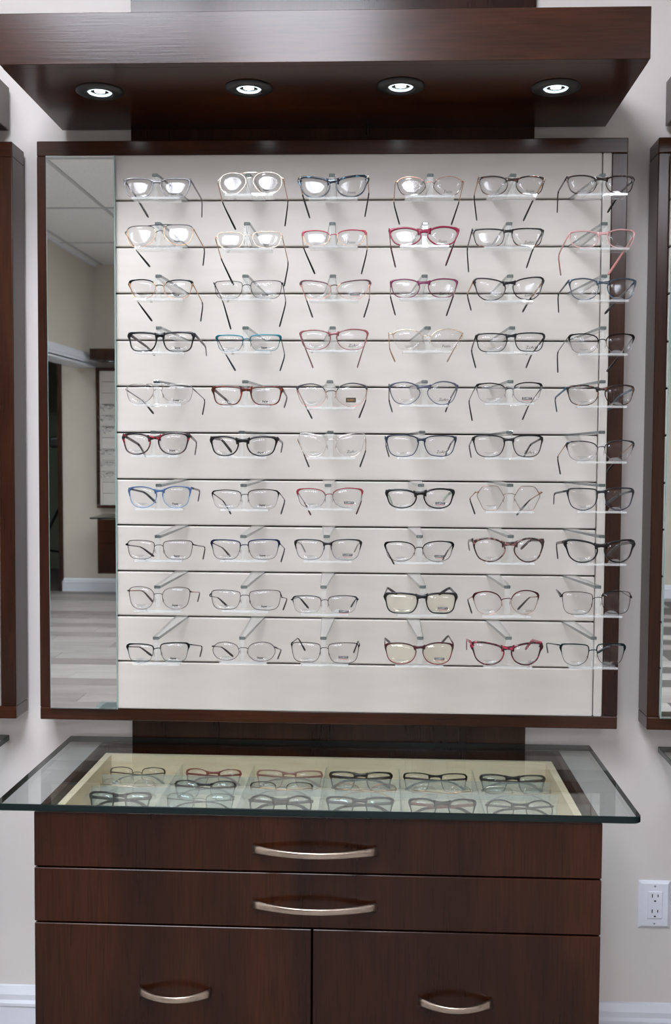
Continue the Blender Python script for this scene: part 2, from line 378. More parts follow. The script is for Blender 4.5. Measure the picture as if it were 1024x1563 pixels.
def make_cabinet():
    r = empty('display_cabinet')
    yf = CY+.019
    box('side_panel', (CX0, yf, CZB), (CX0+.013, -.013, CZT), W['z'], r)
    box('side_panel', (CX1-.013, yf, CZB), (CX1, -.013, CZT), W['z'], r)
    box('back_panel', (CX0+.013, -.034, CZB), (CX1-.013, -.0135, CZT), W['z'], r)
    box('bottom_panel', (CX0+.013, yf, CZB), (CX1-.013, -.034, CZB+.018), W['x'], r)
    box('shelf_panel', (CX0+.013, yf, D1-.008), (CX1-.013, -.034, D1+.008), W['x'], r)
    g = .0016
    for z0, z1, n, hz in ((D1+g, CZT-.001, 'drawer', .618), (D2+g, D1-g, 'drawer', .519)):
        d = box(n, (CX0, CY, z0), (CX1, yf-.0005, z1), W['cab'], r, .001, 1); handle(d, .003, hz, .217)
    for x0, x1, hx, hz in ((CX0, -.001-g, -.244, .356), (-.001+g, CX1, .252, .352)):
        d = box('door', (x0, CY, CZB), (x1, yf-.0005, D2-g), W['cab'], r, .001, 1); handle(d, hx, hz, .126)
    # maple tray in the top drawer, divided by frosted acrylic
    t0, t1, ta, tb, zt, zf = CX0+.026, CX1-.026, -.455, -.09, .671, .612
    tr = box('tray', (t0, ta, zf-.008), (t1, tb, zf), M_maple, r)
    for a, b in (((t0, tb, zf), (t1, tb+.012, zt)), ((t0, ta-.000, zf), (t1, ta+.012, zf+.012)), ((t0, ta+.012, zf), (t0+.014, tb, zt)), ((t1-.014, ta+.012, zf), (t1, tb, zt))): box('tray_wall', a, b, M_maple, tr)
    for i in range(1, 6):
        x = t0+.014+(t1-t0-.028)*i/6; box('divider', (x-.0012, ta+.013, zf), (x+.0012, tb-.001, .652), M_frost, tr)
    for y in DIVY: box('divider', (t0+.0145, y-.0012, zf), (t1-.0145, y+.0012, .6505), M_frost, tr)
    return r
DIVY = (-.163, -.246)

# ------------------------------------------------------------------ this unit
def back_panel(x, z0=.0, z1=CEIL):
    return box('backing_panel', (x-.4296, -.012, .25), (x+.4305, -.0002, CEIL-.001), W['z'])
tag(back_panel(0), 'dark stained backing panel running up the wall behind the wide board', 'wall panel')
board = tag(make_board(), 'dark wood framed board of white slats filled with eyeglasses on acrylic holders', 'display board', 'framed slat boards')
mirror = tag(make_mirror(), 'tall narrow frameless mirror beside the white slats of the crowded board', 'mirror')
canopy = tag(make_canopy(), 'dark wood lighting canopy with four downlights above the board full of eyeglasses', 'canopy')
DLX = [(-.433, -.253), (-.144, -.264), (.144, -.268), (.436, -.254)]
dl = make_downlight()
ORD = ['first', 'second', 'third', 'fourth', 'fifth', 'sixth']
for i, (x, y) in enumerate(DLX):
    o = dl if i == 0 else copy_tree(dl)
    o.location = (x, y, KZ0)
    tag(o, 'lit round black recessed downlight, %s from the mirror end of the canopy' % ORD[i], 'downlight', 'downlights of the canopy')
    spot_at((x, y, KZ0-.012), SPOT_W)
glass = tag(make_glass(), 'clear glass counter top with green edges over the tray of eyeglasses', 'glass top')
cab = tag(make_cabinet(), 'dark wood wall cabinet with two long drawers, two doors and a glasses tray', 'cabinet')

# neighbours on this wall, cut by the frame
for x, side in ((-1.272, 'next to the tall mirror'), (1.281, 'on the power outlet side')):
    tag(back_panel(x), 'dark backing panel of the neighbouring display %s' % side, 'wall panel')
    for src, lab, cat in ((board, 'dark framed slat board of the neighbouring display %s' % side, 'display board'),
                          (canopy, 'dark wood canopy end of the neighbouring display %s' % side, 'canopy'),
                          (glass, 'glass counter corner of the neighbouring display %s' % side, 'glass top'),
                          (cab, 'dark wood cabinet of the neighbouring display %s' % side, 'cabinet')):
        o = copy_tree(src); o.location.x = x; tag(o, lab, cat)
        if 'group' in o: del o['group']
    if x > 0:
        o = copy_tree(mirror); o.location.x += x; tag(o, 'tall narrow mirror on the neighbouring board, on the power outlet side', 'mirror')

# unit on the far wall, seen in the mirror
FX = -1.755
def far(src, lab, cat):
    o = copy_tree(src); o.rotation_euler[2] = PI; o.location = (FX, YB, 0); tag(o, lab, cat)
    if 'group' in o: del o['group']
    return o
far(board, 'dark framed slat board on the far wall, reflected in the mirror', 'display board')
far(canopy, 'dark canopy on the far wall, reflected in the mirror', 'canopy')
far(glass, 'glass counter on the far wall, reflected in the mirror', 'glass top')
far(cab, 'dark wood wall cabinet on the far wall, reflected in the mirror', 'cabinet')
for i, (x, y) in enumerate(DLX):
    o = copy_tree(dl); o.rotation_euler[2] = PI; o.location = (FX-x, YB-y, KZ0)
    tag(o, 'lit downlight in the far canopy, %s from the bulkhead' % ORD[3-i], 'downlight', 'downlights of the far canopy')

# ------------------------------------------------------------------ power outlet
def make_outlet():
    r = empty('power_outlet', (.7170, 0, .338)); k = .89
    m = mat('outlet_plastic', '#e6e9f2', .3)
    hw, hh = .0345, .0525
    V = []
    for y, i in ((0, 0), (-.002, 0), (-.0055, .006)): V += [(-hw+i, y, -hh+i), (hw-i, y, -hh+i), (hw-i, y, hh-i), (-hw+i, y, hh-i)]
    F = [(3, 2, 1, 0)]+[(a+i, a+(i+1) % 4, a+4+(i+1) % 4, a+4+i) for a in (0, 4) for i in range(4)]+[(8, 9, 10, 11)]
    mesh_obj('cover_plate', V, F, m, r)
    b = box('receptacle', (-.0155, -.0075, -.030), (.0165, -.005, .030), m, r, .001)
    for z in (.0165, -.0175):
        for x, h in ((-.0055, .0038), (.0065, .003)): box('slot', (x-.001, -.0078, z+.0045-h), (x+.001, -.0073, z+.0045+h), M_black, b)
        n = 10; A = [(.0005+.0026*math.cos(PI*i/(n-1)), z-.0085+.0034*math.sin(PI*i/(n-1))) for i in range(n)]
        Vg = [(x, -.0078, q) for x, q in A]+[(x, -.0073, q) for x, q in A]
        mesh_obj('ground_slot', Vg, [tuple(range(n)), tuple(range(2*n-1, n-1, -1))]+[(i, (i+1) % n, n+(i+1) % n, n+i) for i in range(n)], M_black, b)
    for z in (.0412, -.0412):
        s = lathe('screw', [(.0001, -.0014), (.0018, -.0012), (.0024, 0)], mat('screw_steel', '#9aa0a6', .35, .8), r, (.0005, -.0055, z), 12); s.rotation_euler[0] = PI/2; s.location = (.0005, -.0052, z)
        s.data.transform(Matrix.Scale(-1, 4, (0, 0, 1)))
    return r
tag(make_outlet(), 'white double power outlet on the wall beside the cabinet', 'power outlet')

# ------------------------------------------------------------------ tripod glimpsed through the far doorway
def make_tripod(x, y):
    r = empty('tripod_stand', (x, y, 0)); m = M_black
    def bar(n, a, b, ra): V, F = sweep([Vector(a), Vector(b)], [oval(ra, ra), oval(ra, ra)], ref=Vector((.3, 1, .2))); return mesh_obj(n, V, F, m, r, smooth=True)
    bar('pole', (0, 0, .45), (0, 0, 1.3), .016)
    for k in range(3):
        a = 2*PI*k/3+.5; c, s = math.cos(a), math.sin(a)
        l = bar('leg', (0, 0, .75), (.38*c, .38*s, .02), .014); bar('brace', (0, 0, .3), (.22*c, .22*s, .34), .009)
        f = box('foot', (.38*c-.03, .38*s-.03, 0), (.38*c+.03, .38*s+.03, .04), m, r, .01)
    box('head', (-.1, -.07, 1.26), (.1, .07, 1.37), m, r, .03, 3)
    return r
tag(make_tripod(-2.83, YB-.42), 'black tripod stand in the dim doorway, reflected in the mirror', 'tripod')

# ------------------------------------------------------------------ eyeglasses
SH = {
 'rect': [(.02, .76), (.10, .93), (.5, 1.0), (.90, .97), (.995, .84), (.98, .5), (.92, .18), (.77, .02), (.46, 0), (.2, .06), (.06, .34)],
 'square': [(.03, .78), (.18, .95), (.55, 1), (.90, .97), (1, .83), (.98, .5), (.89, .16), (.70, .01), (.42, 0), (.18, .10), (.05, .42)],
 'cat': [(.03, .68), (.2, .86), (.55, .97), (.85, 1.0), (1, .93), (.975, .6), (.88, .24), (.66, .02), (.38, .0), (.14, .15), (.02, .42)],
 'softcat': [(.03, .72), (.18, .91), (.5, 1.0), (.85, .97), (1, .84), (.985, .5), (.89, .17), (.66, .01), (.38, .01), (.15, .16), (.03, .44)],
 'roundcat': [(.03, .64), (.18, .88), (.5, 1), (.83, .95), (1, .77), (.97, .45), (.83, .13), (.56, 0), (.3, .05), (.1, .25), (.01, .45)],
 'round': [(.02, .58), (.14, .86), (.45, 1), (.78, .95), (.97, .72), (.99, .42), (.84, .12), (.54, 0), (.24, .07), (.05, .32)],
 'aviator': [(.04, .70), (.16, .90), (.42, 1), (.72, .98), (.93, .84), (1, .58), (.96, .34), (.82, .12), (.58, 0), (.36, .05), (.16, .25), (.04, .5)],
 'navigator': [(.05, .8), (.16, .96), (.5, 1), (.86, .97), (1, .8), (.98, .45), (.88, .14), (.64, .01), (.4, .04), (.16, .26), (.04, .55)],
 'hex': [(.01, .58), (.2, .92), (.3, .99), (.5, 1), (.7, .99), (.82, .93), (.99, .64), (.98, .55), (.77, .08), (.66, .005), (.5, 0), (.34, .005), (.23, .07), (.01, .48)],
 'panto': [(.02, .82), (.1, .96), (.5, 1), (.9, .98), (1, .87), (.98, .5), (.86, .16), (.58, .0), (.36, .02), (.13, .2), (.03, .5)],
 'half': [(.03, .7), (.12, .92), (.5, 1.0), (.88, .95), (1, .80), (.98, .45), (.9, .12), (.72, .0), (.4, .0), (.18, .06), (.06, .35)],
}
NS = 48
OUT = {k: spline(v, NS) for k, v in SH.items()}
# style: (rim below, rim above, corner swell, depth, pads, brow split)
ST = {'A': (.0026, .0037, .0032, .0042, 0), 'a': (.0018, .0026, .0022, .0034, 0), 'M': (.0010, .0012, .0006, .0020, 1),
      'B': (.0009, .0022, .0030, .0024, 1), 'H': (.0004, .0017, .0018, .0024, 1), 'D': (.0010, .0012, .0004, .0020, 1)}
CM = {}
def fmat(c):
    """frame material key: 'm:#hex' metal, 'a:#hex' acetate, 't:#dark,#light' tortoise, 'x:#hex' crystal acetate"""
    if c in CM: return CM[c]
    k, v = c.split(':')
    if k == 'm': m = mat('frame_metal_'+v, v, .25, .85)
    elif k == 'a': m = mat('frame_acetate_'+v, v, .2, 0, Specular_IOR_Level=.4)
    elif k == 't': a, b = v.split(','); m = speckle(mat('frame_tortoise_'+v, a, .18), a, b, 170, .54, .66, 2)
    elif k == 'x': m = mat('frame_crystal_'+v, v, .12, 0, Transmission_Weight=.25, Coat_Weight=.4)
    CM[c] = m; return m
def smooth01(a, b, x): t = min(1, max(0, (x-a)/(b-a))); return t*t*(3-2*t)
TILT = 0
def rim(out, bx, side, cx, st, half, split):
    """one rim swept round the lens outline; bx=(x0,z0,x1,z1) of the outer edge; side -1 wearer-left of picture"""
    wb, wt, wc, dp, _ = ST[st]
    x0, z0, x1, z1 = bx; x0 += wb if side < 0 else wb*.8; x1 -= wb; z0 += wb; z1 -= wt
    pts = []
    for u, v in out:
        x = (x1-u*(x1-x0)) if side < 0 else (x0+u*(x1-x0)); z = z0+v*(z1-z0)
        pts.append(Vector((x, 1.1*(x-cx)**2+TILT*z, z)))
    V = []; F = []; S = []; n = len(pts); K = 8; keep = []
    for i, p in enumerate(pts):
        a, b = pts[i-1], pts[(i+1) % n]; t = Vector((b.x-a.x, 0, b.z-a.z)).normalized(); nn = Vector((t.z, 0, -t.x))
        c = Vector(((x0+x1)/2, 0, (z0+z1)/2))
        if nn.dot(Vector((p.x, 0, p.z))-c) < 0: nn = -nn
        u, v = out[i]; ww = wb+(wt-wb)*smooth01(.4, .85, v)+wc*math.exp(-(((u-1)/.13)**2+((v-.86)/.13)**2))
        if half: ww = max(.0004, ww*smooth01(.22, .5, v)); dd = dp*(.25+.75*smooth01(.22, .5, v))
        else: dd = dp
        for (e, q) in oval(ww/2, dd/2, K, .65): V.append(p+nn*(ww/2+e)+Vector((0, q, 0)))
    for i in range(n):
        j = (i+1) % n; vv = (out[i][1]+out[j][1])/2
        for k in range(K):
            F.append((i*K+k, i*K+(k+1) % K, j*K+(k+1) % K, j*K+k)); S.append(0 if vv > split else 1)
    return pts, V, F, S
def eyeglasses(loc, L, R, shape, st, cols, TL, TR, name='eyeglasses', lens=None, mark=None, dbl=False, split=.55, half=False, rot=None, fold=False, fine=True):
    """L,R lens boxes and TL,TR temple paths in local coordinates; cols=(upper, lower, temple, tip)"""
    r = empty(name, loc)
    if rot: r.rotation_euler = rot
    wb, wt, wc, dp, pads = ST[st]; out = OUT[shape]
    top, low, tem, tip = [fmat(c) for c in cols]; cx = (L[2]+R[0])/2
    V = []; F = []; S = []; LP = []
    for side, b in ((-1, L), (1, R)):
        p, v, f, s = rim(out, b, side, cx, st, half, split); o = len(V); V += v; F += [tuple(i+o for i in q) for q in f]; S += s; LP.append(p)
    def add(path, secs, slot=0, ref=None):
        v, f = sweep(path, secs, ref=ref); o = len(V); V.extend(v); F.extend(tuple(i+o for i in q) for q in f); S.extend([slot]*len(f))
    # bridge between the nasal sides
    def at(b, side, u, vv): return Vector(((b[2]-u*(b[2]-b[0])) if side < 0 else (b[0]+u*(b[2]-b[0])), 0, b[1]+vv*(b[3]-b[1])))
    nz = [min(range(NS), key=lambda i: (out[i][0]-.0)**2+(out[i][1]-(.80 if st in 'Aa' else .68))**2)]
    pa, pb = LP[0][nz[0]], LP[1][nz[0]]
    if st in 'Aa':
        bh = wt*1.35; mid = (pa+pb)/2+Vector((0, -.001, .0016))
        path = [pa+Vector((-.0008, 0, .001)), (pa*2+mid)/3+Vector((0, 0, .0010)), mid, (pb*2+mid)/3+Vector((0, 0, .0010)), pb+Vector((.0008, 0, .001))]
        add(path, [oval(dp*.5, h, 8, .65) for h in (bh*1.5, bh*.9, bh*.62, bh*.9, bh*1.5)])
    else:
        h = max(.0007, wt*.42); mid = (pa+pb)/2+Vector((0, -.0012, .0028))
        add([pa, (pa+mid)/2+Vector((0, 0, .0012)), mid, (pb+mid)/2+Vector((0, 0, .0012)), pb], [oval(.0009, h)]*5)
    if dbl:
        it = min(range(NS), key=lambda i: (out[i][0]-.30)**2+(out[i][1]-1.0)**2); qa, qb = LP[0][it], LP[1][it]
        add([qa+Vector((0, -.0005, .0006)), qa.lerp(qb, .3)+Vector((0, -.001, .0016)), qa.lerp(qb, .7)+Vector((0, -.001, .0016)), qb+Vector((0, -.0005, .0006))], [oval(.0009, .0009)]*4)
    # end pieces out to the hinges
    ic = min(range(NS), key=lambda i: (out[i][0]-1)**2+(out[i][1]-.80)**2)
    for p, T in ((LP[0][ic], TL), (LP[1][ic], TR)):
        h = T[0]; sg = -1 if h.x < cx else 1
        hh = .0028 if st == 'A' else .002 if st == 'a' else .0013
        kn = Vector((h.x, p.y+.001, p.z*.4+h.z*.6))
        add([p+Vector((sg*.0004, 0, 0)), kn.lerp(p, .35), kn+Vector((0, .001, 0)), h], [oval(dp*.4, hh*1.25, 8, .7), oval(dp*.42, hh*1.15, 8, .7), oval(dp*.4, hh, 8, .7), oval(dp*.35, hh*.9, 8, .7)], ref=Vector((0, .25, 1)))
    fr = mesh_obj('frame_front', V, F, [top, low], r, smooth=True, slots=S)
    # temples
    hs = {'A': (.0031, .0024, .0033), 'a': (.0022, .0019, .0028)}.get(st, (.0012, .0010, .0026))
    for T in (TL, TR):
        h, e, t = T
        P = [h, h.lerp(e, .3), h.lerp(e, .6), h.lerp(e, .85)]
        for k in (.25, .5, .75):
            a = h.lerp(e, .85).lerp(e, k); b = e.lerp(e.lerp(t, .3), k); P.append(a.lerp(b, k))
        P += [e.lerp(t, .3), e.lerp(t, .6), e.lerp(t, .9), t]; n = len(P); SC = []
        for i in range(n):
            f = i/(n-1); q = hs[0]+(hs[1]-hs[0])*min(1, f*2) if f < .5 else hs[1]+(hs[2]-hs[1])*(f-.5)*2
            if i == n-1: q *= .6
            SC.append(oval(.0011 if st in 'Aa' else .0008+.0005*f, q, 8, .7))
        k = 4
        v, f = sweep(P[:k+1], SC[:k+1]); tb = mesh_obj('temple', v, f, tem, r, smooth=True)
        SC2 = [[(a*1.15, b*1.12) for a, b in s] for s in SC[k:]] if cols[3] != cols[2] else SC[k:]
        v, f = sweep(P[k:], SC2); mesh_obj('temple_tip', v, f, tip, tb, smooth=True)
    # lenses
    lm = lens or M_lens
    for si, pts in enumerate(LP):
        n = len(pts); c = sum(pts, Vector())/n; V = []; F = []
        for y in (-.0006, .0006):
            o = len(V); V.append(c+Vector((0, y-.0012, 0)))
            V += [c.lerp(p, .55)+Vector((0, y-.0008, 0)) for p in pts]; V += [p+Vector((0, y, 0)) for p in pts]
            for i in range(n):
                j = (i+1) % n; F.append((o, o+1+i, o+1+j)); F.append((o+1+i, o+1+n+i, o+1+n+j, o+1+j))
        m = 2*n+1
        for i in range(n): j = (i+1) % n; F.append((1+n+i, 1+n+j, m+1+n+j, m+1+n+i))
        ln = mesh_obj('lens', V, F, lm, r, smooth=True)
        b = (L, R)[si]; bw = b[2]-b[0]; bh = b[3]-b[1]; y0_ = -.0024+1.1*(c.x-cx)**2; yy = y0_+TILT*c.z
        if si == 1 and mark:
            kind = mark[0]; tx = b[0]+bw*mark[1]; tz = b[1]+bh*mark[2]; yy = y0_+TILT*tz+.0002
            if kind == 'super':
                put_text('Super', .0052, M_ink, (tx-.0042, yy, tz), ln, bold=.0002); put_text('flex', .0050, M_inkg, (tx+.0068, yy, tz), ln, shear=.2)
            elif kind == 'clarity':
                s = box('sticker', (tx-.0092, yy-.0002, tz-.0022), (tx+.0092, yy+.0001, tz+.0022), M_ink, ln)
                put_text('CLARITY', .0040, mat('sticker_white', '#dcdcdc', .5), (tx, yy-.0004, tz), ln); box('sticker_line', (tx-.008, yy-.0001, tz-.0042), (tx+.008, yy+.0001, tz-.0036), M_red, ln)
            elif kind == 'gold':
                s = box('sticker', (tx-.0095, yy-.0002, tz-.0045), (tx+.0095, yy+.0001, tz+.0045), mat('sticker_olive', '#3a3020', .5), ln)
                put_text('CLARITY', .0036, mat('sticker_gold', '#c9913f', .5), (tx, yy-.0004, tz), ln)
            else: put_text(kind, mark[3] if len(mark) > 3 else .0075, M_ink if len(mark) < 5 else M_inkg, (tx, yy, tz), ln, shear=.15 if len(mark) < 4 else 0)
        if si == 0 and fine:
            for k, wd in ((0, .0085), (1, .0045)):
                box('fine_print', (c.x-wd, yy-.0001, b[1]+bh*.2-k*.0024), (c.x+wd, yy, b[1]+bh*.2-k*.0024+.0009), M_inkg, ln)
    if pads:
        for side, pts in ((-1, LP[0]), (1, LP[1])):
            ip = min(range(NS), key=lambda i: (out[i][0]-.02)**2+(out[i][1]-.42)**2); p = pts[ip]; q = p+Vector((-side*.0022, .006, 0))
            V = []; F = []
            for a in range(5):
                f = PI*(a+.5)/5
                for b_ in range(6): g = 2*PI*b_/6; V.append(q+Vector((.0011*math.sin(f)*math.cos(g), .0026*math.sin(f)*math.sin(g), .0048*math.cos(f))))
            for a in range(4):
                for b_ in range(6): F.append((a*6+b_, a*6+(b_+1) % 6, a*6+6+(b_+1) % 6, a*6+6+b_))
            F += [tuple(range(6)), tuple(range(24, 30))]
            pd = mesh_obj('nose_pad', V, F, M_pad, r, smooth=True)
            v, f = sweep([p, p+Vector((0, .004, .001)), q], [oval(.0005, .0005, 6)]*3, ref=Vector((1, 0, .2))); mesh_obj('pad_arm', v, f, low, pd, smooth=True)
    return r

YF = -.29
CR = {'A': (180, 230, 3.657), 'B': (440, 230, 3.657), 'C': (700, 200, 3.16), 'D': (180, 380, 3.657), 'E': (440, 380, 3.657), 'F': (700, 380, 3.16),
      'G': (180, 560, 3.657), 'H': (440, 560, 3.657), 'I': (700, 560, 3.16), 'J': (180, 720, 3.657), 'K': (440, 720, 3.657), 'L': (700, 720, 3.16),
      'M': (180, 870, 3.657), 'N': (440, 870, 3.657), 'O': (700, 870, 3.16)}
BK = 'a:#09090a'; GO = 'm:#c39a76'; SI = 'm:#8d8d90'; GU = 'm:#3c3c42'; DK = 'm:#121214'; RG = 'm:#c08e7c'
SU = ('super', .55, .2); CL = ('clarity', .56, .27); ZU = ('ZuArt', .55, .22); FU = ('Fusio', .5, .22); XO = ('3200', .66, .16, .006, )
PO = ('FLEXURE', .62, .16, .0036, 1)
